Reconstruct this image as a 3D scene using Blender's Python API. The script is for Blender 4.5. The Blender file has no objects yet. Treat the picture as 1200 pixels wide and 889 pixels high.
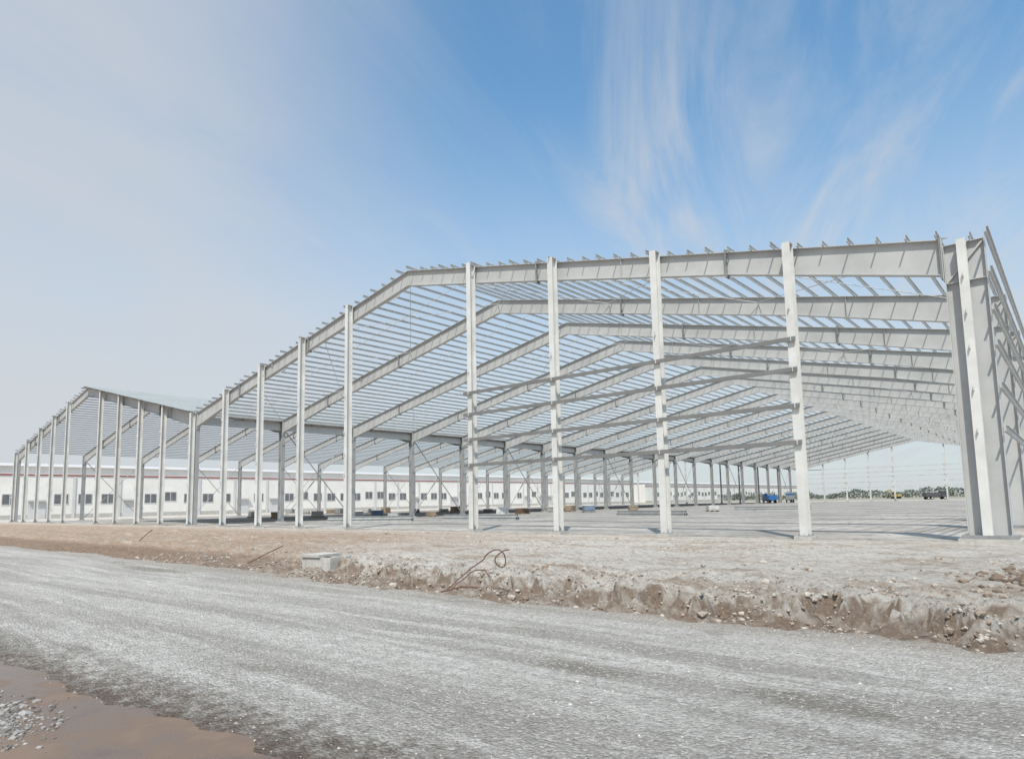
import bpy, bmesh, math, random
import numpy as np
from mathutils import Vector, Matrix
random.seed(5); rng = np.random.default_rng(11)
sc = bpy.context.scene; C = sc.collection
V = Vector
sc.view_settings.view_transform = 'Standard'; sc.view_settings.look = 'None'; sc.view_settings.exposure = 0

# ------------------------------------------------------------------ camera
F, PX, PY = 774.0, 600.0, 505.0
YAW, PIT, ROL, CH = math.radians(40.5), math.radians(6.1), math.radians(1.09), 1.9
cam = bpy.data.cameras.new('camera'); co = bpy.data.objects.new('camera', cam); C.objects.link(co)
cam.sensor_width = 36; cam.lens = 36*F/1200; cam.shift_y = (PY-444.5)/1200; cam.clip_start = .05; cam.clip_end = 9000
R = Matrix.Rotation(YAW, 4, 'Z') @ Matrix.Rotation(math.pi/2+PIT, 4, 'X') @ Matrix.Rotation(-ROL, 4, 'Z')
co.matrix_world = Matrix.Translation((0, 0, CH)) @ R
sc.camera = co
def g(px, py, z=0.0):
    d = R.to_3x3() @ V(((px-PX)/F, (PY-py)/F, -1))
    s = (z-CH)/d.z
    return V((d.x*s, d.y*s, z))

# ------------------------------------------------------------------ materials
def mat(name, col, rough=.6, var=.08, scale=3.0, metal=0.0, bump=0.0, bscale=30, col2=None, stretch=(1, 1, 1), spec=.4):
    m = bpy.data.materials.new(name); m.use_nodes = True
    n = m.node_tree.nodes; l = m.node_tree.links; b = n['Principled BSDF']
    geo = n.new('ShaderNodeNewGeometry'); mp = n.new('ShaderNodeMapping'); mp.inputs['Scale'].default_value = stretch
    l.new(geo.outputs['Position'], mp.inputs['Vector'])
    t = n.new('ShaderNodeTexNoise'); t.inputs['Scale'].default_value = scale; t.inputs['Detail'].default_value = 6
    t.inputs['Roughness'].default_value = .65
    l.new(mp.outputs[0], t.inputs['Vector'])
    r = n.new('ShaderNodeValToRGB'); c2 = col2 or [c*(1-3*var) for c in col]
    r.color_ramp.elements[0].position = .32; r.color_ramp.elements[1].position = .66
    r.color_ramp.elements[0].color = (*c2, 1); r.color_ramp.elements[1].color = (*[min(1, c*(1+var*.6)) for c in col], 1)
    l.new(t.outputs['Fac'], r.inputs[0]); l.new(r.outputs[0], b.inputs['Base Color'])
    b.inputs['Roughness'].default_value = rough; b.inputs['Metallic'].default_value = metal
    b.inputs['Specular IOR Level'].default_value = spec
    if bump:
        t2 = n.new('ShaderNodeTexNoise'); t2.inputs['Scale'].default_value = bscale; t2.inputs['Detail'].default_value = 5
        l.new(geo.outputs['Position'], t2.inputs['Vector'])
        bp = n.new('ShaderNodeBump'); bp.inputs['Strength'].default_value = bump; bp.inputs['Distance'].default_value = .05
        l.new(t2.outputs['Fac'], bp.inputs['Height']); l.new(bp.outputs[0], b.inputs['Normal'])
    return m
M = {}
M['steel'] = mat('painted_steel', (.48, .485, .475), .45, .05, .5)
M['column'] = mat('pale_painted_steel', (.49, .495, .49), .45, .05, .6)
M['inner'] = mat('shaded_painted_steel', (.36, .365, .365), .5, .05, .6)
M['post'] = mat('white_painted_steel', (.66, .655, .63), .45, .06, .7)
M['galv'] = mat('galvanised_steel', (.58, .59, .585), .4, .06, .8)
M['girt'] = mat('shaded_galvanised_steel', (.20, .20, .195), .5, .06, .8)  # galvanised steel with shade painted in as darker grey, for the front girts
M['plate'] = mat('grey_plate', (.28, .285, .285), .55, .08, 3)
M['concrete'] = mat('concrete', (.52, .50, .46), .9, .1, 4, bump=.3)
M['sheet'] = mat('roof_sheet', (.33, .355, .35), .45, .05, .4)
M['white'] = mat('white_wall', (.80, .77, .72), .7, .04, .15)
M['red'] = mat('red_trim', (.30, .10, .09), .6)
M['groof'] = mat('factory_roof', (.60, .59, .58), .5, .04, .2)
M['dark'] = mat('dark_glass', (.05, .06, .07), .2, .1, 1)
M['pane'] = mat('window_glass', (.17, .175, .18), .25, .1, 1)
M['blue'] = mat('blue_paint', (.03, .16, .42), .45)
M['yellow'] = mat('yellow_paint', (.45, .34, .12), .5)
M['black'] = mat('rubber', (.03, .03, .03), .8)
M['char'] = mat('dark_paint', (.08, .08, .09), .5)
M['rust'] = mat('rusty_rebar', (.17, .10, .07), .9, .15, 20)
M['wood'] = mat('pallet_wood', (.36, .28, .20), .85, .12, 6)
M['tarp'] = mat('blue_tarp', (.20, .27, .36), .6)
M['wrap'] = mat('white_wrap', (.62, .62, .61), .6)
M['hazy_leaf'] = mat('hazy_leaf', (.18, .205, .17), .8, .2, .3)  # foliage green lightened, distance haze painted into the colour

# ------------------------------------------------------------------ mesh builder
class MB:
    def __init__(s): s.v = []; s.f = []
    def hexa(s, a, b):
        i = len(s.v); s.v += [tuple(p) for p in a]+[tuple(p) for p in b]
        s.f += [(i, i+1, i+2, i+3), (i+4, i+7, i+6, i+5)]+[(i+k, i+4+k, i+4+(k+1) % 4, i+(k+1) % 4) for k in range(4)]
    def box(s, x0, x1, y0, y1, z0, z1):
        s.hexa([(x0, y0, z0), (x1, y0, z0), (x1, y1, z0), (x0, y1, z0)], [(x0, y0, z1), (x1, y0, z1), (x1, y1, z1), (x0, y1, z1)])
    def bar(s, P0, P1, D, W, a0, a1, b0, b1, hw):
        P0, P1, D, W = V(P0), V(P1), V(D), V(W)
        s.hexa([P0+D*a0-W*hw, P0+D*a0+W*hw, P0+D*a1+W*hw, P0+D*a1-W*hw], [P1+D*b0-W*hw, P1+D*b0+W*hw, P1+D*b1+W*hw, P1+D*b1-W*hw])
    def ibeam(s, P0, P1, D, W, d0, d1, bf, tf=.03, tw=.016):
        s.bar(P0, P1, D, W, 0, tf, 0, tf, bf/2)
        s.bar(P0, P1, D, W, tf, d0-tf, tf, d1-tf, tw/2)
        s.bar(P0, P1, D, W, d0-tf, d0, d1-tf, d1, bf/2)
    def tube(s, pts, r, n=6):
        pts = [V(p) for p in pts]; i0 = len(s.v)
        for k, p in enumerate(pts):
            t = (pts[min(k+1, len(pts)-1)]-pts[max(k-1, 0)]).normalized()
            a = t.orthogonal().normalized() if k == 0 else (pa - t*pa.dot(t)).normalized()
            pa = a; b = t.cross(a)
            for j in range(n):
                q = 2*math.pi*j/n; s.v.append(tuple(p+a*r*math.cos(q)+b*r*math.sin(q)))
        for k in range(len(pts)-1):
            for j in range(n):
                s.f.append((i0+k*n+j, i0+k*n+(j+1) % n, i0+(k+1)*n+(j+1) % n, i0+(k+1)*n+j))
        s.f.append(tuple(i0+j for j in range(n))[::-1]); e = i0+(len(pts)-1)*n; s.f.append(tuple(e+j for j in range(n)))
    def cyl(s, c, axis, r, h, n=16):
        c = V(c); a = V(axis).normalized(); s.tube([c-a*h/2, c+a*h/2], r, n)
    def mesh(s, name, m):
        me = bpy.data.meshes.new(name); me.from_pydata(s.v, [], s.f)
        bm = bmesh.new(); bm.from_mesh(me); bmesh.ops.recalc_face_normals(bm, faces=bm.faces); bm.to_mesh(me); bm.free()
        me.materials.append(m); return me
WP = {}
def put(name, me, parent=None, loc=(0, 0, 0)):
    o = bpy.data.objects.new(name, me); C.objects.link(o); loc = V(loc)
    if parent: o.parent = parent; o.location = loc-WP[parent.name]
    else: o.location = loc
    WP[o.name] = loc; return o
def tag(o, label, cat, group=None, kind=None):
    if label: o['label'] = label
    if cat: o['category'] = cat
    if group: o['group'] = group
    if kind: o['kind'] = kind
    return o
def thing(name, label, cat, loc, group=None):
    return tag(put(name, None, None, loc), label, cat, group)

# ------------------------------------------------------------------ numpy noise and the ground
def vn(x, y, s=0):
    xi = np.floor(x); yi = np.floor(y); fx = x-xi; fy = y-yi
    fx = fx*fx*(3-2*fx); fy = fy*fy*(3-2*fy)
    def h(a, b):
        q = np.sin(a*127.1+b*311.7+s*74.7)*43758.5453
        return q-np.floor(q)
    return (h(xi, yi)*(1-fx)+h(xi+1, yi)*fx)*(1-fy)+(h(xi, yi+1)*(1-fx)+h(xi+1, yi+1)*fx)*fy
def fbm(x, y, s=0, o=4):
    t = 0; a = .5; q = 0
    for k in range(o): t = t+a*vn(x*2**k, y*2**k, s+k); q += a; a *= .55
    return t/q
def sst(a, b, x):
    t = np.clip((x-a)/(b-a), 0, 1); return t*t*(3-2*t)
def edge_far(x): return 12.1+1.6*(fbm(x*.12, x*0+3.3, 2)-.5)+1.2*(fbm(x*.7, x*0+1.7, 5)-.5)+.7*(fbm(x*2.5, x*0+2.7, 15)-.5)
def edge_near(x): return np.clip(3.3+(x+5.5)*.10, 2.2, 3.35)+.35*(fbm(x*.6, x*0+9.1, 4)-.5)+.3*(fbm(x*2.0, x*0+4.1, 6)-.5)
def hz(x, y):
    e = edge_far(x)-.1; rt = sst(-30, -12, x)
    ww = 3.6*(1-rt)+1.1*rt
    near = np.exp(-np.maximum(np.abs(x)-60, 0)/20)
    # eroded cut: a toe of fallen soil, then a sharp broken face of changing set-back
    setb = rt*(1.5*(fbm(x*.6, y*.3, 61, 3)-.45)+1.5*(fbm(x*2.3, y*1.6, 63, 5)-.5))
    q = (y-e-setb)/ww
    step = .30*sst(0, .6, q)+.70*sst(.64, .64+.36*(1-rt)+.14*rt, q)
    z = -.40+(.40+.03*rt*near)*step
    z = z-.03*rt*near*sst(1.8, 5, y-e)*step
    amp = np.where(y < e, .02, .17*np.exp(-np.maximum(y-e-1.5, 0)/2.0)+.06)*(.45+.55*rt)
    amp = amp*sst(31.5, 27, y)*near
    amp = np.where(y < e-.15, .012*near, amp)
    z = z+amp*2.3*(fbm(x*1.7, y*1.7, 12, 6)-.5)
    z = z+amp*1.7*(fbm(x*5.5, y*5.5, 14, 4)-.5)
    rid = np.abs(2*fbm(x*1.5, y*2.0, 51, 5)-1)
    z = z+amp*1.3*(np.minimum(rid, .3)-.15)
    z = z+.12*rt*near*sst(0, 1, (y-e)/2)*sst(30, 20, y)*(fbm(x*.35, y*1.1, 22)-.5)
    z = z+(1-rt)*near*.7*np.maximum(fbm(x*.22, y*.5, 91)-.50, 0)*sst(2, 5, y-e)*sst(29, 24, y)
    pud = sst(3.6, 2.9, y)*sst(-17, -13, x)*sst(-2.5, -4.5, x)
    z = z-.06*pud
    return z-.03*sst(30.5, 31.5, y)
def axis(lo, hi, step, mid=None):
    d = list(np.arange(lo, hi, step))
    if mid: d = list(np.arange(mid[0], lo, mid[1]))+d+list(np.arange(hi, mid[2], mid[3]))
    a = d[0]; st = 1.5; left = []
    while a > -4200: st *= 1.28; a -= st; left.append(a)
    b = d[-1]; st = 1.5; right = []
    while b < 4200: st *= 1.28; b += st; right.append(b)
    return np.array(left[::-1]+d+right)
def grid(name, xs, Y, Z, m, smooth=True):
    nx, ny = Z.shape
    v = np.stack([np.repeat(xs[:, None], ny, 1), Y, Z], -1).reshape(-1, 3)
    i = np.arange(nx-1)[:, None]*ny+np.arange(ny-1)[None]
    f = np.stack([i, i+ny, i+ny+1, i+1], -1).reshape(-1, 4)
    me = bpy.data.meshes.new(name); me.from_pydata(v.tolist(), [], f.tolist()); me.materials.append(m)
    me.polygons.foreach_set('use_smooth', [smooth]*len(f)); return put(name, me)

def nodes(name):
    m = bpy.data.materials.new(name); m.use_nodes = True
    return m, m.node_tree.nodes, m.node_tree.links, m.node_tree.nodes['Principled BSDF']
def noise(n, l, vec, scale, detail=6, stretch=None, rough=.6, dist=0, off=None):
    if stretch:
        mp = n.new('ShaderNodeMapping'); mp.inputs['Scale'].default_value = stretch; l.new(vec, mp.inputs['Vector']); vec = mp.outputs[0]
        if off: mp.inputs['Location'].default_value = off
    t = n.new('ShaderNodeTexNoise'); t.inputs['Scale'].default_value = scale; t.inputs['Detail'].default_value = detail
    t.inputs['Roughness'].default_value = rough; t.inputs['Distortion'].default_value = dist
    l.new(vec, t.inputs['Vector']); return t.outputs['Fac']
def rng_(n, l, x, a, b, c=0, d=1, smooth=True):
    r = n.new('ShaderNodeMapRange'); r.interpolation_type = 'SMOOTHSTEP' if smooth else 'LINEAR'
    for k, q in zip(('From Min', 'From Max', 'To Min', 'To Max'), (a, b, c, d)): r.inputs[k].default_value = q
    l.new(x, r.inputs['Value']); return r.outputs[0]
def math_(n, l, op, a, b):
    q = n.new('ShaderNodeMath'); q.operation = op
    for k, x in enumerate((a, b)):
        if isinstance(x, (int, float)): q.inputs[k].default_value = x
        elif x is not None: l.new(x, q.inputs[k])
    return q.outputs[0]
def mix_(n, l, f, a, b, blend='MIX'):
    q = n.new('ShaderNodeMix'); q.data_type = 'RGBA'; q.blend_type = blend
    if isinstance(f, (int, float)): q.inputs[0].default_value = f
    else: l.new(f, q.inputs[0])
    for k, x in ((6, a), (7, b)):
        if isinstance(x, tuple): q.inputs[k].default_value = (*x, 1)
        else: l.new(x, q.inputs[k])
    return q.outputs[2]
def bump_(n, l, b, hs, dist=.03, st=.6):
    bp = n.new('ShaderNodeBump'); bp.inputs['Strength'].default_value = st; bp.inputs['Distance'].default_value = dist
    l.new(hs, bp.inputs['Height']); l.new(bp.outputs[0], b.inputs['Normal'])

m, n, l, b = nodes('soil_and_rubble')
geo = n.new('ShaderNodeNewGeometry'); pos = geo.outputs['Position']; sx = n.new('ShaderNodeSeparateXYZ'); l.new(pos, sx.inputs[0])
sn = n.new('ShaderNodeSeparateXYZ'); l.new(geo.outputs['Normal'], sn.inputs[0])
big = noise(n, l, pos, .22, 6, (1, 2.4, 1), .65); mid = noise(n, l, pos, 1.1, 9, (.7, 2.0, 1), .74); fine = noise(n, l, pos, 11, 8, None, .8)
clod = noise(n, l, pos, 4.2, 7, None, .75)
c = mix_(n, l, rng_(n, l, mid, .36, .56), (.40, .33, .265), (.64, .59, .525))
c = mix_(n, l, rng_(n, l, big, .45, .58, 0, .85), c, (.66, .62, .565))
c = mix_(n, l, rng_(n, l, big, .45, .36, 0, .55), c, (.39, .295, .22))
left = math_(n, l, 'MULTIPLY', rng_(n, l, sx.outputs['X'], -16, -32), rng_(n, l, sx.outputs['Y'], 34, 24))
left = math_(n, l, 'MULTIPLY', left, rng_(n, l, mid, .38, .6, .35, 1))
c = mix_(n, l, left, c, (.40, .275, .19))
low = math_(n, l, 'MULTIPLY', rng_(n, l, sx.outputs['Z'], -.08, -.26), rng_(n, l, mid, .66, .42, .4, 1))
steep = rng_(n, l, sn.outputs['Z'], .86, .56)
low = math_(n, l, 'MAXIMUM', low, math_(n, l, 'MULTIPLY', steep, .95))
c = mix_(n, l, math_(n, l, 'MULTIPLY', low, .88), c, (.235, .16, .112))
c = mix_(n, l, rng_(n, l, sx.outputs['Y'], 235, 300), c, (.30, .29, .23))
c = mix_(n, l, rng_(n, l, clod, .49, .38, 0, .5), c, (.25, .19, .145))
c = mix_(n, l, rng_(n, l, fine, .52, .68, .0, .55), c, (.74, .70, .64))
c = mix_(n, l, rng_(n, l, fine, .46, .3, 0, .6), c, (.19, .145, .11))
l.new(c, b.inputs['Base Color']); b.inputs['Roughness'].default_value = .95; b.inputs['Specular IOR Level'].default_value = .15
bump_(n, l, b, math_(n, l, 'ADD', math_(n, l, 'MULTIPLY', fine, .8), math_(n, l, 'ADD', math_(n, l, 'MULTIPLY', clod, 1.3), math_(n, l, 'MULTIPLY', mid, 1.6))), .11, 1)
M['soil'] = m

m, n, l, b = nodes('gravel_road')
pos = n.new('ShaderNodeNewGeometry').outputs['Position']; sx = n.new('ShaderNodeSeparateXYZ'); l.new(pos, sx.inputs[0])
st1 = noise(n, l, pos, .6, 8, (.08, 1.1, 1), .64, .5); st2 = noise(n, l, pos, 1.4, 8, (.10, 1.4, 1), .66, .4)
blot = noise(n, l, pos, .42, 8, (.6, 1.6, 1), .66, .6, (3.3, 1.7, 0)); fine = noise(n, l, pos, 26, 7, None, .9); med = noise(n, l, pos, 5, 9, None, .82)
vo = n.new('ShaderNodeTexVoronoi'); vo.inputs['Scale'].default_value = 26; l.new(pos, vo.inputs['Vector'])
c = mix_(n, l, rng_(n, l, st1, .40, .58), (.48, .45, .41), (.71, .675, .625))
c = mix_(n, l, rng_(n, l, st2, .51, .62, 0, .8), c, (.85, .815, .76))
c = mix_(n, l, rng_(n, l, st2, .47, .36, 0, .6), c, (.40, .37, .33))
dark = rng_(n, l, blot, .58, .66, 0, .6)
for (px_, py_, a_, b_) in ((178, 667, 2.6, .55), (683, 784, .85, .28), (960, 825, 1.0, .36)):
    q = g(px_, py_, -.33)
    dx = math_(n, l, 'DIVIDE', math_(n, l, 'SUBTRACT', sx.outputs['X'], q.x), a_); dy = math_(n, l, 'DIVIDE', math_(n, l, 'SUBTRACT', sx.outputs['Y'], q.y), b_)
    rr = math_(n, l, 'SQRT', math_(n, l, 'ADD', math_(n, l, 'MULTIPLY', dx, dx), math_(n, l, 'MULTIPLY', dy, dy)), None)
    rr = math_(n, l, 'ADD', rr, math_(n, l, 'MULTIPLY', math_(n, l, 'SUBTRACT', med, .5), 2.4))
    dark = math_(n, l, 'MAXIMUM', dark, rng_(n, l, rr, 1.15, .55, 0, .85))
c = mix_(n, l, dark, c, (.29, .255, .215))
c = mix_(n, l, rng_(n, l, med, .44, .58, .42, 0), c, (.34, .315, .28))
ed = math_(n, l, 'MULTIPLY', rng_(n, l, sx.outputs['Y'], 10.0, 12.2), rng_(n, l, med, .42, .58, .2, .9))
c = mix_(n, l, ed, c, (.40, .315, .245))
c = mix_(n, l, rng_(n, l, fine, .49, .32, 0, .80), c, (.165, .152, .135))
c = mix_(n, l, rng_(n, l, fine, .54, .68, 0, .75), c, (.92, .89, .835))
sv = n.new('ShaderNodeSeparateColor'); l.new(vo.outputs['Color'], sv.inputs[0])
c = mix_(n, l, rng_(n, l, sv.outputs[0], .5, 1, 0, .50), c, (.29, .27, .245))
c = mix_(n, l, rng_(n, l, sv.outputs[1], .7, 1, 0, .5), c, (.82, .79, .745))
wet = math_(n, l, 'SUBTRACT', sx.outputs['Y'], math_(n, l, 'ADD', math_(n, l, 'MULTIPLY', sx.outputs['X'], .10), 3.85))
wet = math_(n, l, 'ADD', wet, math_(n, l, 'MULTIPLY', math_(n, l, 'SUBTRACT', med, .5), 3.4))
wetf = rng_(n, l, wet, 1.3, -.05, 0, .94)
c = mix_(n, l, wetf, c, (.15, .108, .08))
l.new(c, b.inputs['Base Color']); l.new(rng_(n, l, wetf, 0, 1, .95, .6), b.inputs['Roughness']); b.inputs['Specular IOR Level'].default_value = .15
bump_(n, l, b, math_(n, l, 'ADD', math_(n, l, 'ADD', fine, math_(n, l, 'MULTIPLY', vo.outputs['Distance'], -1.6)), math_(n, l, 'MULTIPLY', med, 1.8)), .04, .95)
M['gravel'] = m

m, n, l, b = nodes('muddy_water')
pos = n.new('ShaderNodeNewGeometry').outputs['Position']
q = noise(n, l, pos, .9, 7, None, .65); l.new(mix_(n, l, rng_(n, l, q, .4, .65), (.118, .078, .056), (.20, .142, .105)), b.inputs['Base Color'])
l.new(rng_(n, l, q, .45, .6, .16, .55), b.inputs['Roughness']); b.inputs['Specular IOR Level'].default_value = .22
M['mud'] = m

m, n, l, b = nodes('compacted_floor')
pos = n.new('ShaderNodeNewGeometry').outputs['Position']
a_ = noise(n, l, pos, .12, 8, (1, 1.6, 1), .7); f_ = noise(n, l, pos, 1.6, 8, None, .75)
c = mix_(n, l, rng_(n, l, a_, .4, .60), (.30, .28, .255), (.47, .445, .41)); c = mix_(n, l, rng_(n, l, f_, .53, .38, 0, .7), c, (.19, .17, .148))
l.new(c, b.inputs['Base Color']); b.inputs['Roughness'].default_value = .9; bump_(n, l, b, f_, .10, .9)
M['floor'] = m

xs = axis(-46, 9, .12, (-110, .6, 40, 1.5)); ys = axis(.5, 17, .08, (-8, .5, 34, .25))
X, Y = np.meshgrid(xs, ys, indexing='ij')
o = grid('ground', xs, Y, hz(X, Y), M['soil']); o['kind'] = 'structure'
xr = np.concatenate([np.arange(-420, -46, 1.5), np.arange(-46, 9, .15), np.arange(9, 120, 1.5)])
ts = np.linspace(0, 1, 85)
en, ef = edge_near(xr), edge_far(xr)
def road_z(x, y, u): return -.352+.035*np.sin(np.pi*u)+.05*(fbm(x*.25, y*1.8, 31)-.5)+.03*(fbm(x*3, y*4, 33)-.5)-.055*np.exp(-u/.05)-.05*np.exp(-(1-u)/.02)
YR = en[:, None]+(ef-en)[:, None]*ts[None]; XR_ = np.repeat(xr[:, None], 85, 1)
o = grid('road', xr, YR, road_z(XR_, YR, ts[None]), M['gravel']); o['kind'] = 'structure'
mb = MB(); mb.box(-141, -3, 31.9, 234, -.5, .012); o = put('floor', mb.mesh('floor', M['floor'])); o['kind'] = 'structure'
mb = MB(); pp = []
for k in range(48):
    q = 2*math.pi*k/48; r = 1+.12*math.sin(3*q+1)+.06*math.sin(7*q)
    pp.append((-8.3+5.2*r*math.cos(q), 1.9+1.85*r*math.sin(q), -.385))
mb.v = pp; mb.f = [tuple(range(48))]; o = put('puddle', mb.mesh('puddle', M['mud'])); o['kind'] = 'structure'

# loose stones
def rocks(name, P, S, base, m, flat=.7):
    n = len(P); bv, bf = base
    J = rng.uniform(.72, 1.2, (n, len(bv), 1)); A = rng.uniform(0, 6.28, n)
    ax = rng.uniform(.7, 1.3, (n, 1, 3)); ax[:, :, 2] *= flat
    v = bv[None]*J*ax*S[:, None, None]
    ca, sa = np.cos(A)[:, None], np.sin(A)[:, None]
    v = np.stack([v[..., 0]*ca-v[..., 1]*sa, v[..., 0]*sa+v[..., 1]*ca, v[..., 2]], -1)+P[:, None]
    f = bf[None]+(np.arange(n)*len(bv))[:, None, None]
    me = bpy.data.meshes.new(name); me.from_pydata(v.reshape(-1, 3).tolist(), [], f.reshape(-1, 3).tolist()); me.materials.append(m)
    return put(name, me)
bm = bmesh.new(); bmesh.ops.create_icosphere(bm, subdivisions=1, radius=1); ico = (np.array([v.co[:] for v in bm.verts]), np.array([[v.index for v in f.verts] for f in bm.faces])); bm.free()
octa = (np.array([[1, 0, 0], [-1, 0, 0], [0, 1, 0], [0, -1, 0], [0, 0, 1], [0, 0, -1.]]), np.array([[0, 2, 4], [2, 1, 4], [1, 3, 4], [3, 0, 4], [2, 0, 5], [1, 2, 5], [3, 1, 5], [0, 3, 5]]))
def rockmat(name, a, b_, c_):
    m, n, l, b = nodes(name)
    geo = n.new('ShaderNodeNewGeometry'); r = n.new('ShaderNodeValToRGB'); e = r.color_ramp.elements
    e[0].color = (*a, 1); e[1].color = (*c_, 1); q = e.new(.5); q.color = (*b_, 1)
    l.new(geo.outputs['Random Per Island'], r.inputs[0])
    t = noise(n, l, geo.outputs['Position'], 30, 4); l.new(mix_(n, l, rng_(n, l, t, .55, .35, 0, .4), r.outputs[0], (.15, .12, .1)), b.inputs['Base Color'])
    b.inputs['Roughness'].default_value = .95; b.inputs['Specular IOR Level'].default_value = .15; return m
N = 20000
x = rng.uniform(-34, 8, N); e = edge_far(x); y = e-.35+rng.gamma(1.6, .9, N)
k = rng.random(N) < np.clip(2.8*(fbm(x*.8, y*.9, 70)-.30), .04, 1); x, y = x[k], y[k]
s = np.clip(rng.lognormal(-3.95, .58, len(x)), .010, .12)
o = rocks('rubble', np.stack([x, y, hz(x, y)], -1), s, ico, rockmat('rubble_stone', (.24, .175, .13), (.38, .32, .265), (.52, .48, .43)))
tag(o, 'rough brown and grey rubble strewn along the earth bank beside the gravel road', 'rubble', None, 'stuff')
N = 6000
x = rng.uniform(-48, 3, N); y = rng.uniform(14, 30, N)
k = rng.random(N) < np.clip(3*(fbm(x*.35, y*.7, 80)-.40), .02, 1); x, y = x[k], y[k]
s = np.clip(rng.lognormal(-3.4, .5, len(x)), .015, .12)
o = rocks('earth_clods', np.stack([x, y, hz(x, y)], -1), s, ico, rockmat('earth_clod', (.29, .22, .165), (.41, .345, .285), (.54, .495, .44)))
tag(o, 'scattered brown clods and stones on the rough strip in front of the steel posts', 'clods', None, 'stuff')
N = 12000
x = rng.uniform(-22, 4, N); u = rng.uniform(0, 1, N)
y = edge_near(x)+(edge_far(x)-edge_near(x))*u
k = rng.random(N) < np.clip(.25+1.6*(fbm(x*.5, y*1.3, 40)-.35), .05, 1); x, y, u = x[k], y[k], u[k]
s = np.clip(rng.lognormal(-4.55, .38, len(x)), .005, .032)
zz = road_z(x, y, u)
o = rocks('gravel', np.stack([x, y, zz+s*.05], -1), s, octa, rockmat('gravel_stone', (.26, .245, .22), (.45, .425, .39), (.64, .61, .57)))
tag(o, 'loose pale grey gravel scattered over the road surface', 'gravel', None, 'stuff')
N = 1300
x = rng.normal(-9.3, .5, N); y = rng.normal(1.95, .24, N); s = np.clip(rng.lognormal(-4.1, .5, N), .006, .05)
o = rocks('stones', np.stack([x, y, np.full(N, -.385)+s*.1], -1), s, ico, rockmat('wet_stone', (.12, .11, .10), (.24, .23, .215), (.42, .41, .39)))
tag(o, 'small grey stones lying in the brown puddle at the near left of the road', 'stones', None, 'stuff')
N = 1500
x = rng.normal(.6, 1.1, N); y = rng.normal(18.0, 1.3, N); s = np.clip(rng.lognormal(-2.9, .55, N), .02, .26)
o = rocks('soil_heap', np.stack([x, y, hz(x, y)+.6*np.exp(-((x-.8)/1.1)**2-((y-18.2)/1.2)**2)*rng.random(N)], -1), s, ico, rockmat('clod', (.14, .10, .075), (.22, .17, .13), (.38, .33, .285)))
tag(o, 'heap of dark brown soil clods on the bank at the right', 'soil', None, 'stuff')

# ------------------------------------------------------------------ steel halls
XR, XV, XL = -2.05, -71.1, -140.15; XA, XB = (XR+XV)/2, (XV+XL)/2
Y0, DY, NF = 31.4, 10.0, 21; YE = Y0+DY*(NF-1)
EZ, SL = 11.9, .2087
def rz(x):
    if x >= XV: return EZ+SL*min(XR-x, x-XV)
    return EZ+SL*min(XV-x, x-XL)
main = thing('steel_hall', 'large grey steel frame hall with open purlin roof nearest the road, right of the valley', 'building', (XA, Y0, 0))
side = thing('steel_hall', 'farther white steel frame hall at the left with grey sheeting on one roof slope', 'building', (XB, Y0, 0))
DN, WY = (0, 0, -1), (0, 1, 0)
def rafter_mesh(x0, x1):
    mb = MB(); s = 1 if x1 > x0 else -1; L = abs(x1-x0)
    P = lambda d: (s*d, 0, SL*d*1.0)
    mb.ibeam(P(0), P(9), DN, WY, 1.5, 1.16, .36); mb.ibeam(P(9.03), P(21), DN, WY, 1.16, 1.12, .36); mb.ibeam(P(21.03), P(L-.01), DN, WY, 1.12, 1.15, .36)
    mb.box(min(0, s*.03)-.0, max(0, s*.03), -.2, .2, -1.75, .05)
    for d in (6, 15, 27):
        for q in (-1, 1):
            dd = 1.5-.0378*d if d < 9 else 1.13
            mb.box(s*d-.006, s*d+.006, min(q*.008, q*.16), max(q*.008, q*.16), SL*d-dd+.03, SL*d-.03)
    return mb.mesh('rafter', M['steel'])
def splice_mesh(dep):
    mb = MB()
    for q in (-.035, .005): mb.box(q, q+.03, -.2, .2, -dep-.14, .12)
    for zz in (.07, -.2, -.45, -.7, -.95, -dep-.08):
        for yy in (-.13, .13): mb.box(-.07, .07, yy-.025, yy+.025, zz-.025, zz+.025)
    for q in (-1, 1):
        mb.hexa([(q*.04, -.006, .03), (q*.3, -.006, .06*q+.0), (q*.3, .006, .06*q), (q*.04, .006, .03)], [(q*.04, -.006, .12), (q*.05, -.006, .12), (q*.05, .006, .12), (q*.04, .006, .12)])
    return mb.mesh('splice_plate', M['plate'])
SP = [splice_mesh(1.16), splice_mesh(1.12), splice_mesh(1.5)]
def brace_mesh():
    mb = MB(); mb.bar((0, .1, -1.12), (0, 1.9, .02), (1, 0, 0), V((0, -.53, .85)), -.04, .04, -.04, .04, .012)
    mb.bar((.04, .1, -1.12), (.04, 1.9, .02), (1, 0, 0), V((0, -.53, .85)), -.006, .006, -.006, .006, .05)
    return mb.mesh('flange_brace', M['galv'])
FB = brace_mesh()
GZ = [4.3, 5.95, 7.6, 9.0, 10.5]
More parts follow.
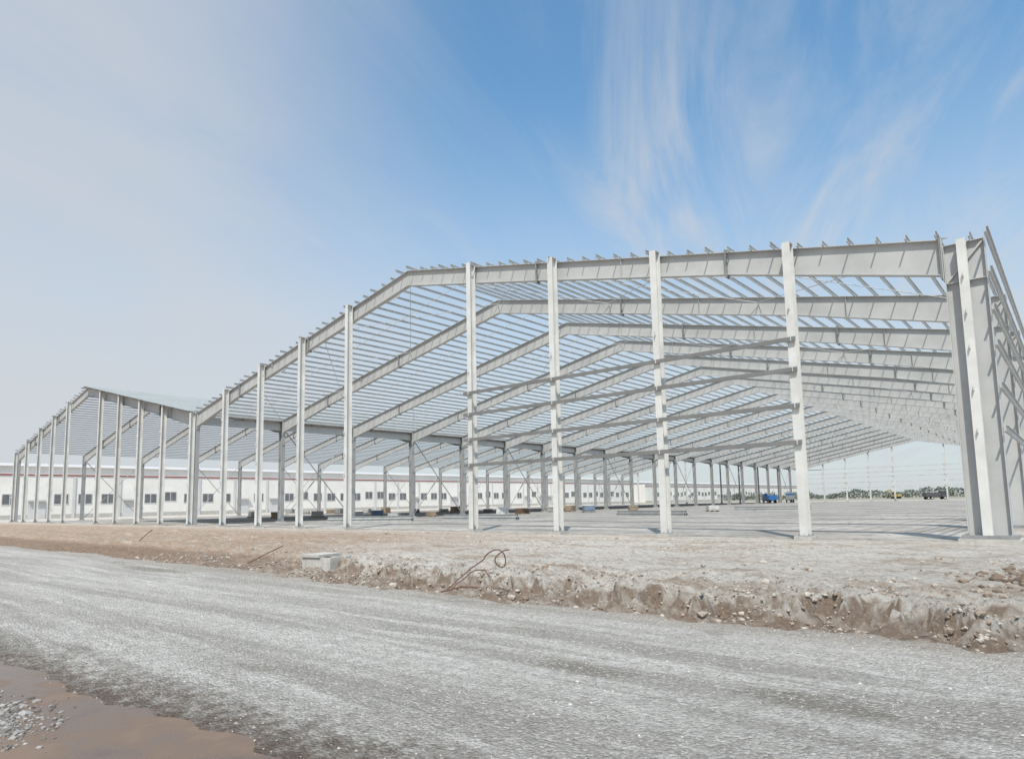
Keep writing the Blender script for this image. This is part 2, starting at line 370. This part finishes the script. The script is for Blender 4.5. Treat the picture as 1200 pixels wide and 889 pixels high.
def column_mesh(h, dx, bf, tf=.035, stiff=False, mt='column'):   # web in the gable plane
    mb = MB(); mb.ibeam((-dx/2, 0, .18), (-dx/2, 0, h), (1, 0, 0), (0, 1, 0), dx, dx, bf, tf)
    for zz in (h-1.6, h-.02):
        mb.box(-dx/2+.04, dx/2-.04, .01, bf/2-.04, zz-.012, zz+.012); mb.box(-dx/2+.04, dx/2-.04, -bf/2+.04, -.01, zz-.012, zz+.012)
    if stiff:
        mb.bar((-dx/2+.05, -.06, h-1.55), (dx/2-.05, -.06, h-.06), (0, 0, 1), (0, 1, 0), -.05, .05, -.05, .05, .05)
        for zz in GZ: mb.box(dx/2+.002, dx/2+.10, -.1, .1, zz-.12, zz-.105)
    return mb.mesh('column', M[mt])
def plate_mesh(a, b_, t=.035):
    mb = MB(); mb.box(-a, a, -b_, b_, .15, .15+t)
    for x_ in (-a*.75, a*.75):
        for y_ in (-b_*.7, b_*.7): mb.cyl((x_, y_, .175+t), (0, 0, 1), .03, .09, 6)
    for q in (-1, 1): mb.hexa([(-.01, q*.02, .15+t), (.01, q*.02, .15+t), (.01, q*b_*.95, .15+t), (-.01, q*b_*.95, .15+t)], [(-.01, q*.02, .5), (.01, q*.02, .5), (.01, q*.05, .5), (-.01, q*.05, .5)])
    return mb.mesh('base_plate', M['plate'])
def foot_mesh(a, b_):
    mb = MB(); mb.box(-a, a, -b_, b_, -.35, .15); return mb.mesh('footing', M['concrete'])
def column(par, me, pl, ft, x, y):
    o = put('column', me, par, (x, y, 0)); put('base_plate', pl, o, (x, y, 0)); put('footing', ft, o, (x, y, 0)); return o
r1, r2 = rafter_mesh(XR-1.42, XA), rafter_mesh(XV+.36, XA)
r3, r4 = rafter_mesh(XV-.36, XB), rafter_mesh(XL+.9, XB)
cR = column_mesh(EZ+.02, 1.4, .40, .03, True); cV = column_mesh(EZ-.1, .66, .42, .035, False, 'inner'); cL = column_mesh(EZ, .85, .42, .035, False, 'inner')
pR, fR = plate_mesh(.88, .55, .14), foot_mesh(1.0, .65); pV, fV = plate_mesh(.45, .32), foot_mesh(.55, .42)
for k in range(NF):
    y = Y0+k*DY
    column(main, cR, pR, fR, XR-.7, y); column(main, cV, pV, fV, XV, y); column(side, cL, pV, fV, XL+.43, y)
    for par, me, x0, x1 in ((main, r1, XR-1.42, XA), (main, r2, XV+.36, XA), (side, r3, XV-.36, XB), (side, r4, XL+.9, XB)):
        s = 1 if x1 > x0 else -1
        r = put('rafter', me, par, (x0, y, rz(x0)))
        for i, d in enumerate((9.015, 21.015)):
            put('splice_plate', SP[i], r, (x0+s*d, y, rz(x0)+SL*d))
        if par is main and me is r1 and k < 4: put('splice_plate', SP[2], r, (x0-.06, y, rz(x0)))
        if par is main and k < 6:
            for d in (4.2, 8.4, 14, 19.6, 25.2, 30.8): put('flange_brace', FB, r, (x0+s*d, y, rz(x0)+SL*d))
NP, SPC = 32, 1.08
def purlin_mesh(y0, y1, h=.16, w=.055):
    mb = MB(); mb.box(-.006, .006, y0, y1, .008, h-.008); mb.box(-.006, w, y0, y1, h-.008, h); mb.box(-w, .006, y0, y1, 0, .008)
    mb.box(.009, .022, Y0-.12, Y0+.12, .0, h+.05)
    return mb
ends = [.45, .70, .55, .85]
pm = [purlin_mesh(Y0-e, YE+.4).mesh('purlin', M['galv']) for e in ends]
for par, xe, xa, sgn in ((main, XR, XA, -1), (main, XV, XA, 1), (side, XL, XB, 1)):
    for i in range(NP):
        x = xe+sgn*(.45+i*SPC)
        put('purlin', pm[(i*7+i//3) % 4], par, (x, 0, rz(x)+.004))
for xe in (XR, XV):
    s = 1 if XA > xe else -1; L = abs(XA-xe)
    mb = MB(); mb.bar((0, 0, 0), (s*(L-.1), 0, SL*(L-.1)), (0, 0, 1), WY, -.02, .02, -.02, .02, .02); me = mb.mesh('sag_bar', M['galv'])
    for k in range(NF-1): put('sag_bar', me, main, (xe, Y0+(k+.5)*DY, EZ+.08))
mb = MB(); yy = Y0-.9; yend = YE
q = []
while yy < yend: q += [(yy, .20), (yy+.62, .20), (yy+.68, .245), (yy+.78, .245), (yy+.84, .20)]; yy += .84*1.19
for i, (a, zz) in enumerate(q):
    for xx in (XV-.3, XB): mb.v.append((xx, a, rz(xx)+zz))
    if i: mb.f.append((2*i-2, 2*i-1, 2*i+1, 2*i))
put('roof_sheet', mb.mesh('roof_sheet', M['sheet']), side)
for i in range(NP):
    x = XV-(.45+i*SPC); put('purlin', pm[i % 4], side, (x, 0, rz(x)+.004))
mb = MB(); mb.ibeam((0, 0, 0), (0, DY-.5, 0), DN, (1, 0, 0), .75, .75, .3); vb = mb.mesh('valley_beam', M['steel'])
for k in range(NF-1): put('valley_beam', vb, main, (XV, Y0+k*DY+.25, EZ-.35))
mb = MB()
for a_, b__ in (((0, .4, .5), (0, DY-.4, 10.6)), ((.14, .4, 10.6), (.14, DY-.4, .5))): mb.tube([a_, b__], .065, 6)
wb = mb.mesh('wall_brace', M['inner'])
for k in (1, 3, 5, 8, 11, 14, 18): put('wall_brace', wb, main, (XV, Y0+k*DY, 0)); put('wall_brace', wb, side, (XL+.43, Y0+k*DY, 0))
mb = MB(); mb.box(-.3, .3, Y0-.3, YE+.3, 0, .02); mb.box(-.34, -.3, Y0-.3, YE+.3, 0, .3); mb.box(.3, .34, Y0-.3, YE+.3, 0, .3)
put('valley_gutter', mb.mesh('valley_gutter', M['galv']), main, (XV, 0, EZ-.08))
def post_mesh(h, bf=.36, d=.5, cle=True, mt='post'):
    mb = MB(); mb.ibeam((0, -d/2, .18), (0, -d/2, h), (0, 1, 0), (1, 0, 0), d, d, bf, .028)
    if cle:
        for zz in GZ:
            if zz < h-1: mb.box(-.012, .012, -d/2-.16, -d/2-.002, zz-.11, zz+.11)
    mb.box(-bf/2, bf/2, -d/2-.0, d/2, h+.002, h+.02)
    return mb.mesh('gable_post', M[mt])
pP, fP = plate_mesh(.26, .34), foot_mesh(.38, .45)
def post(par, x, y, h, me=None):
    o = put('gable_post', me or post_mesh(h), par, (x, y, 0)); put('base_plate', pP, o, (x, y, 0)); put('footing', fP, o, (x, y, 0))
for par, xe in ((main, XR), (side, XV)):
    for i in (1, 2, 3, 4, 6, 7, 8, 9):
        x = xe-.55-i*6.8
        h = rz(x)+.12; me = post_mesh(h)
        post(par, x, Y0-.47, h, me)
        post(par, x, YE+.47, h, me)
put('gable_post', post_mesh(EZ+.05, .32, .26), main, (XR-.75, Y0-.34, 0))
post(main, XV, Y0-.47, EZ, post_mesh(EZ+.05)); post(side, XL+.43, Y0-.47, EZ, post_mesh(EZ+.05))
def girt_mesh(mb, L, axis_y=False, y0=0):
    if axis_y:
        mb.box(-.007, .007, y0, L, -.10, .09); mb.box(-.007, .08, y0, L, .09, .10); mb.box(-.08, .007, y0, L, -.11, -.10)
    else:
        mb.box(0, L, -.007, .007, -.10, .09); mb.box(0, L, -.007, .06, .09, .10); mb.box(0, L, -.06, .007, -.11, -.10)
def girt_x(x0, x1, z, y, par, mt):
    mb = MB(); girt_mesh(mb, x1-x0); put('girt', mb.mesh('girt', M[mt]), par, (x0, y, z))
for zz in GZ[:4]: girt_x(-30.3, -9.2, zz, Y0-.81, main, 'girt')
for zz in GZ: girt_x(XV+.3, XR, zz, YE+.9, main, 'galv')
for zz in GZ+[12.0]:
    mb = MB(); girt_mesh(mb, YE+.3, True, Y0-.6-.25*(zz > 11))
    put('girt', mb.mesh('girt', M['steel']), main, (XR+.12, 0, zz))
for k in (0, 2, 5, 8, 11, 15):
    for par, xe, xa in ((main, XR-1.4, XA), (main, XV+.4, XA)):
        mb = MB(); ya, yb = Y0+k*DY+.1, Y0+(k+1)*DY-.1
        for j in range(3):
            xa_, xb_ = xe+(xa-xe)*j/3, xe+(xa-xe)*(j+1)/3
            o0 = V((xe, ya, rz(xe)))
            mb.tube([V((xa_, ya, rz(xa_)-.3))-o0, V((xb_, yb, rz(xb_)-.3))-o0], .024, 5); mb.tube([V((xb_, ya, rz(xb_)-.36))-o0, V((xa_, yb, rz(xa_)-.36))-o0], .024, 5)
        put('brace_rods', mb.mesh('brace_rods', M['galv']), par, o0)

# ------------------------------------------------------------------ white factory behind
def factory(label, y0, y1, x, h, x2):
    t = thing('factory', label, 'building', (x, (y0+y1)/2, 0))
    mb = MB(); mb.box(x2, x, y0, y1, 0, h); put('wall', mb.mesh('wall', M['white']), t)
    mb = MB(); mb.hexa([(x2-.5, y0-.5, h+.01), (x+.6, y0-.5, h+.01), (x+.6, y1+.5, h+.01), (x2-.5, y1+.5, h+.01)], [(x2, y0-.5, h+2), (x-25, y0-.5, h+2.2), (x-25, y1+.5, h+2.2), (x2, y1+.5, h+2)])
    put('roof', mb.mesh('roof', M['groof']), t)
    mb = MB(); mb.box(x+.004, x+.15, y0, y1, h-2.2, h-1.85); put('red_band', mb.mesh('red_band', M['red']), t)
    mb = MB(); mb.box(x+.004, x+.12, y0, y1, 0, 1.0); put('plinth', mb.mesh('plinth', M['concrete']), t)
    mb = MB(); mb.box(0, .1, 0, 3.2, 0, 2.6); fr = mb.mesh('window', M['groof'])
    mb = MB(); mb.box(.102, .12, .15, 1.5, .15, 2.45); mb.box(.102, .12, 1.7, 3.05, .15, 2.45); pn = mb.mesh('pane', M['pane'])
    mb = MB(); mb.box(0, .1, 0, 3.6, 0, 4.2); dr = mb.mesh('loading_door', M['groof'])
    mb = MB(); mb.box(0, .7, -.2, 3.8, 0, .18); cn = mb.mesh('canopy', M['groof'])
    mb = MB(); mb.box(0, .15, -.3, .3, 0, h-2.3); dp = mb.mesh('pilaster', M['groof'])
    yy = y0+4; i = 0; rr = random.Random(int(y0))
    while yy < y1-6 and i < 98:
        if rr.random() < .72:
            o = put('window', fr, t, (x+.004, yy, 3.4+rr.choice((0, 0, .5)))); put('pane', pn, o, tuple(WP[o.name]))
        elif rr.random() < .8:
            o = put('loading_door', dr, t, (x+.125, yy, .0)); put('canopy', cn, o, (x+.23, yy, 4.3))
        if i % 2 == 1: put('pilaster', dp, t, (x+.125, yy-.9, 0))
        yy += 5.2; i += 1
factory('long white factory with red band and grey roof behind the left steel hall', 5, 330, -192, 12.6, -260)
factory('second white factory farther off, seen through the middle of the steel hall', 350, 640, -196, 11.6, -260)

# ------------------------------------------------------------------ tree line (far wood)
N = 5500; v = []; f = []
for i in range(N):
    x = random.uniform(-200, 40); hh = 1.6+3.4*float(vn(np.array(x*.09), np.array(2.), 3))+1.8*float(vn(np.array(x*.4), np.array(7.), 3))
    c = V((x, 470+random.uniform(-9, 9), hh*(random.random()**.8)*.98+.1)); a = V((random.gauss(0, 1), random.gauss(0, 1), random.gauss(0, .6))).normalized(); b_ = a.orthogonal().normalized(); s = random.uniform(.4, .9); b2 = a.cross(b_)
    k = len(v); v += [c+b_*s, c+b2*s*.7, c-b_*s, c-b2*s*.7]; f.append((k, k+1, k+2, k+3))
me = bpy.data.meshes.new('treeline'); me.from_pydata([tuple(p) for p in v], [], f); me.materials.append(M['hazy_leaf'])
tag(put('treeline', me), 'low dark green belt of distant trees on the horizon behind the hall', 'trees', None, 'stuff')

# ------------------------------------------------------------------ clutter
def rot(o, a): o.rotation_euler = (0, 0, a); return o
def truck(label, loc, a, cabm, bedm, group=None):
    t = rot(thing('truck', label, 'truck', loc, group), a); W0 = WP[t.name]
    P = lambda nm, mb, mt, par=None: put(nm, mb.mesh(nm, mt), par or t, W0)
    mb = MB(); mb.box(-3.4, 3.4, -.45, .45, .7, .95); P('chassis', mb, M['char'])
    mb = MB(); mb.hexa([(1.7, -1.15, .9), (3.5, -1.15, .9), (3.5, 1.15, .9), (1.7, 1.15, .9)], [(1.75, -1.05, 2.9), (3.2, -1.05, 2.9), (3.2, 1.05, 2.9), (1.75, 1.05, 2.9)]); cb = P('cab', mb, cabm)
    mb = MB(); mb.hexa([(3.42, -1.0, 1.8), (3.47, -1.0, 1.8), (3.47, 1.0, 1.8), (3.42, 1.0, 1.8)], [(3.24, -.95, 2.7), (3.3, -.95, 2.7), (3.3, .95, 2.7), (3.24, .95, 2.7)])
    for q in (-1, 1): mb.box(2.0, 3.1, q*1.13-.03, q*1.13+.03, 1.8, 2.5)
    P('window', mb, M['dark'], cb)
    mb = MB(); mb.box(-3.5, 1.5, -1.2, 1.2, 1.0, 1.15)
    for q in (-1, 1): mb.box(-3.5, 1.5, q*1.2-.05, q*1.2+.05, 1.15, 2.3)
    for xx in (-3.5, 1.45): mb.box(xx, xx+.08, -1.15, 1.15, 1.15, 2.3)
    P('cargo_bed', mb, bedm)
    for xx in (2.6, -1.4, -2.6):
        for q in (-1, 1):
            mb = MB(); mb.cyl((xx, q*1.0, .5), (0, 1, 0), .5, .32, 18); w = P('wheel', mb, M['black'])
            mb = MB(); mb.cyl((xx, q*1.17, .5), (0, 1, 0), .25, .05, 12); P('rim', mb, M['galv'], w)
def excavator(label, loc, a):
    t = rot(thing('excavator', label, 'excavator', loc), a); W0 = WP[t.name]
    P = lambda nm, mb, mt, par=None: put(nm, mb.mesh(nm, mt), par or t, W0)
    for q in (-1, 1):
        mb = MB(); pts = [(1.9, .45), (1.6, .9), (-1.6, .9), (-1.9, .45), (-1.6, .02), (1.6, .02)]
        mb.v = [(x, q*1.1-.25, z) for x, z in pts]+[(x, q*1.1+.25, z) for x, z in pts]
        mb.f = [tuple(range(6)), tuple(range(11, 5, -1))]+[(i, 6+i, 6+(i+1) % 6, (i+1) % 6) for i in range(6)]; P('track', mb, M['black'])
    mb = MB(); mb.box(-2.2, 1.2, -1.25, 1.25, 1.0, 1.5); mb.box(-2.2, -.4, -1.2, 1.2, 1.5, 2.2); P('body', mb, M['yellow'])
    mb = MB(); mb.box(-.3, 1.2, .2, 1.2, 1.51, 2.9); cb = P('cab', mb, M['yellow'])
    mb = MB(); mb.box(1.21, 1.24, .3, 1.1, 1.8, 2.8); mb.box(-.15, 1.1, 1.21, 1.24, 1.9, 2.8); P('window', mb, M['dark'], cb)
    mb = MB(); mb.bar((1.0, -.3, 1.5), (3.0, -.3, 4.2), (0, 1, 0), V((.8, 0, -.6)), -.18, .18, -.15, .15, .28); mb.bar((2.9, -.3, 4.1), (5.0, -.3, 3.6), (0, 1, 0), V((.2, 0, .97)), -.16, .16, -.14, .14, .25); P('boom', mb, M['yellow'])
    mb = MB(); mb.bar((4.9, -.3, 3.8), (5.1, -.3, 1.2), (0, 1, 0), V((1, 0, .1)), -.14, .14, -.1, .1, .2); P('stick', mb, M['yellow'])
    mb = MB(); mb.hexa([(4.4, -.8, .9), (5.3, -.8, 1.2), (5.3, .2, 1.2), (4.4, .2, .9)], [(4.5, -.8, .2), (5.0, -.8, .15), (5.0, .2, .15), (4.5, .2, .2)]); P('bucket', mb, M['char'])
truck('blue truck with blue bed far inside the hall, left of its twin', g(902, 589.4), 2.2, M['blue'], M['blue'])
truck('blue truck with grey bed parked right of the all blue truck', g(926, 588.6), 1.9, M['blue'], M['plate'])
truck('dark truck parked far off near the right corner of the hall', g(1096, 584.9), .6, M['char'], M['char'])
excavator('yellow excavator with raised boom far beyond the hall', g(1050, 583.9), 2.6)
def pallet(label, loc, a, kind, group=None):
    t = rot(thing('pallet', label, 'pallet', loc, group), a); W0 = WP[t.name]
    mb = MB()
    for yy in (-.7, 0, .7): mb.box(-1, 1, yy-.06, yy+.06, 0, .12)
    for i in range(8): mb.box(-1+i*.26, -1+i*.26+.18, -.8, .8, .122, .15)
    put('base', mb.mesh('base', M['wood']), t, W0)
    mb = MB(); hgt = random.uniform(.4, 1.1)
    for i in range(4):
        e_ = random.uniform(0, .08); mb.box(-.9+e_, .9-e_, -.72+e_, .72-e_, .152+i*hgt/4+.004, .152+(i+1)*hgt/4)
    put('load', mb.mesh('load', M[kind]), t, W0)
for i, (px_, py_, kd, tx) in enumerate([(418, 606, 'wrap', 'white wrapped load left of the valley columns'), (442, 605, 'tarp', 'blue tarpaulin load left of the middle'), (462, 607, 'steel', 'grey plates at middle left, nearest of its row'), (505, 605, 'wood', 'timber boards between two valley columns'), (588, 604, 'wrap', 'white wrapped load right of the ridge'), (612, 602, 'rust', 'rusty bundles near the middle of the hall'), (690, 600, 'tarp', 'blue covered load right of the tall middle post'), (742, 600, 'wood', 'timber boards left of the steel beams'), (835, 599, 'wrap', 'white wrapped load beside the stacked beams'), (325, 607, 'wood', 'timber boards at the far left of the hall'), (372, 606, 'steel', 'grey plates behind the posts of the middle left'), (298, 606, 'wrap', 'white wrapped load at the far left of the hall')]):
    pallet('pallet of '+tx, g(px_, py_, .012), random.uniform(0, 3), kd, None)
ordn = ['first', 'second', 'third', 'fourth', 'fifth', 'sixth', 'seventh', 'eighth', 'ninth', 'tenth', 'eleventh', 'twelfth']
for i, px_ in enumerate((340, 358, 388, 398, 430, 452, 486, 520, 534, 572, 645, 668)):
    kd, tx = [('plate', 'grey plates'), ('steel', 'pale grey bundles'), ('wood', 'brown boards'), ('wrap', 'white wrapped goods')][(i*5+i//3) % 4]
    pallet('pallet of '+tx+', '+ordn[i]+' from the left in the far back row', g(px_, 601.5+random.uniform(-.6, .6)-(px_-340)*.008, .012), random.uniform(0, 3), kd)
mb = MB(); mb.ibeam((-5, 0, .3), (5, 0, .3), DN, WY, .3, .3, .22, .02, .012); bme = mb.mesh('steel_beam', M['steel'])
for (px_, py_, a, tx) in ((905, 598, .3, 'beside the white wrapped pallet'), (760, 604, -.2, 'left of the second post from the right'), (560, 609, .1, 'near the front posts at the middle'), (432, 611, .5, 'behind the posts at middle left')):
    base = g(px_, py_, .012); dv = V((-math.sin(a), math.cos(a), 0))
    for j in range(5):
        lv, col = (0, j) if j < 3 else (1, j-2.5)
        o = put('steel_beam', bme, None, base+dv*(col*.34)+V((0, 0, lv*.302))); o.rotation_euler = (0, 0, a)
        tag(o, 'grey steel beam lying in the low stack on the floor '+tx, 'beam', 'stacked steel beams '+tx)
def culvert(label, loc, a, L, w, h):
    t = rot(thing('drain_box', label, 'drain', loc), a); W0 = WP[t.name]
    mb = MB(); mb.box(-L/2, L/2, -w/2, -w/2+.1, -.3, h); mb.box(-L/2, L/2, w/2-.1, w/2, -.3, h); mb.box(-L/2, -L/2+.1, -w/2+.1, w/2-.1, -.3, h); mb.box(L/2-.1, L/2, -w/2+.1, w/2-.1, -.3, h); mb.box(-L/2+.1, L/2-.1, -w/2+.1, w/2-.1, .02, .1)
    put('wall', mb.mesh('wall', M['concrete']), t, W0)
    mb = MB(); mb.box(-L/2-.06, L/2*.3, -w/2-.05, w/2+.05, h+.003, h+.09); put('cover_slab', mb.mesh('cover_slab', M['concrete']), t, W0)
culvert('pale concrete drain box half covered by a slab at the road edge, left of middle', g(374, 668, -.3)+V((0, .3, -.05)), .2, 1.3, 1.0, .5)
def wire(name, label, cat, ptl, r, base):
    mb = MB()
    for pts in ptl: mb.tube([V(p) for p in pts], r, 6)
    return tag(put(name, mb.mesh(name, M['rust']), None, base), label, cat)
rd = V((.76, .65, 0)); base = g(524, 691, -.15); rn = random.Random(3)
def jit(k): return V((rn.uniform(-k, k), rn.uniform(-k, k), rn.uniform(-k, k)))
stem = [rd*(.115*i)+V((0, 0, .02+.105*i-.006*i*i*.4))+jit(.02) for i in range(9)]
top = stem[-1]
loop = [top+rd*(.17-.19*math.cos(q)+.02*q)+V((.03*q, 0, .20*math.sin(q)-.03*math.sin(2*q))) for q in np.linspace(.3, 8.2, 20)]
stem2 = [p+V((.05, -.06, -.05-.01*i))+jit(.02) for i, p in enumerate(stem[:7])]+[stem[6]+rd*.2+V((0, 0, -.12)), stem[6]+rd*.33+V((0, 0, -.3))]
wire('rebar', 'tangled rusty bent rebar with a loop at its upper end sticking out of the bank', 'rebar', [stem+loop, stem2], .015, base)
wire('rebar', 'short rusty bar crossing the foot of the looped rebar', 'rebar', [[rd*-.1+V((0, 0, .02)), rd*.35+V((0, 0, .12)), rd*.75+V((0, 0, .1))]], .022, g(522, 694, -.12))
wire('rebar', 'straight rusty rod leaning out of the soil left of the concrete drain box', 'rebar', [[(0, 0, 0), rd*.7+V((0, 0, .35)), rd*1.3+V((0, 0, .62))]], .02, g(290, 660, -.2))
wire('rebar', 'thin rusty rod poking from brown soil at the far left', 'rebar', [[(0, 0, 0), rd*.5+V((0, 0, .5)), rd*.9+V((0, 0, .8))]], .025, g(160, 637, -.15))

# ------------------------------------------------------------------ light
SD = V((.36, -.55, 1.0)).normalized()
sun = bpy.data.lights.new('sun', 'SUN'); sun.energy = 4.3; sun.angle = math.radians(.55); sun.color = (1, .94, .855)
so = bpy.data.objects.new('sun', sun); C.objects.link(so); so.rotation_euler = SD.to_track_quat('Z', 'Y').to_euler()
w = bpy.data.worlds.new('World'); sc.world = w; w.use_nodes = True
n, l = w.node_tree.nodes, w.node_tree.links; bg = n['Background']
sky = n.new('ShaderNodeTexSky'); sky.sky_type = 'NISHITA'; sky.sun_disc = False
sky.sun_elevation = math.asin(SD.z); sky.sun_rotation = math.atan2(SD.x, SD.y) % (2*math.pi)
sky.air_density = 1.0; sky.dust_density = 1.0; sky.ozone_density = 1.2
tc = n.new('ShaderNodeTexCoord').outputs['Generated']; sx = n.new('ShaderNodeSeparateXYZ'); l.new(tc, sx.inputs[0])
x, y, z = sx.outputs
zc = math_(n, l, 'MAXIMUM', z, 0.0); den = math_(n, l, 'ADD', zc, .10)
ux = math_(n, l, 'DIVIDE', x, den); uy = math_(n, l, 'DIVIDE', y, den)
sa, ca = math.sin(math.radians(-22)), math.cos(math.radians(-22))
al = math_(n, l, 'ADD', math_(n, l, 'MULTIPLY', ux, sa), math_(n, l, 'MULTIPLY', uy, ca))
ac = math_(n, l, 'SUBTRACT', math_(n, l, 'MULTIPLY', ux, ca), math_(n, l, 'MULTIPLY', uy, sa))
cb = n.new('ShaderNodeCombineXYZ'); l.new(al, cb.inputs[0]); l.new(ac, cb.inputs[1]); uv = cb.outputs[0]
n1 = noise(n, l, uv, 3.4, 10, (.24, 1.1, 1), .63, 1.0, (8.6, 3.1, 0)); n2 = noise(n, l, uv, 1.0, 4, (.5, 1, 1), .5, .3, (1.3, 2.9, 0)); n3 = noise(n, l, uv, .8, 7, (.8, .9, 1), .6, .5)
n4 = noise(n, l, uv, 1.1, 5, (.7, 1.0, 1), .55, .5, (5.5, 9.1, 0))
dl = math_(n, l, 'ADD', math_(n, l, 'MULTIPLY', x, -.76), math_(n, l, 'MULTIPLY', y, -.65))
fan = math_(n, l, 'MULTIPLY', rng_(n, l, dl, -.04, -.18), rng_(n, l, n4, .34, .56, .35, 1))
fan = math_(n, l, 'MULTIPLY', fan, rng_(n, l, z, .72, .45, .45, 1))
msk = math_(n, l, 'MAXIMUM', rng_(n, l, n2, .40, .60, .08, .5), fan)
cir = math_(n, l, 'MULTIPLY', rng_(n, l, n1, .40, .72), msk)
lf = math_(n, l, 'MULTIPLY', rng_(n, l, dl, .0, .48), rng_(n, l, n3, .28, .60, .62, 1))
cir = math_(n, l, 'MULTIPLY', cir, math_(n, l, 'SUBTRACT', 1.0, math_(n, l, 'MULTIPLY', lf, .55)))
hzf = rng_(n, l, z, .58, .08, 0, 1)
def inv(q, k): return math_(n, l, 'SUBTRACT', 1.0, math_(n, l, 'MULTIPLY', q, k))
tot = math_(n, l, 'SUBTRACT', 1.0, math_(n, l, 'MULTIPLY', math_(n, l, 'MULTIPLY', inv(cir, .66), inv(lf, .78)), inv(hzf, .86)))
blue = mix_(n, l, 1.0, sky.outputs[0], (1.25, 1.76, 1.80), 'MULTIPLY')
col = mix_(n, l, tot, blue, (5.25, 5.45, 5.75))
l.new(col, bg.inputs['Color']); bg.inputs['Strength'].default_value = .119
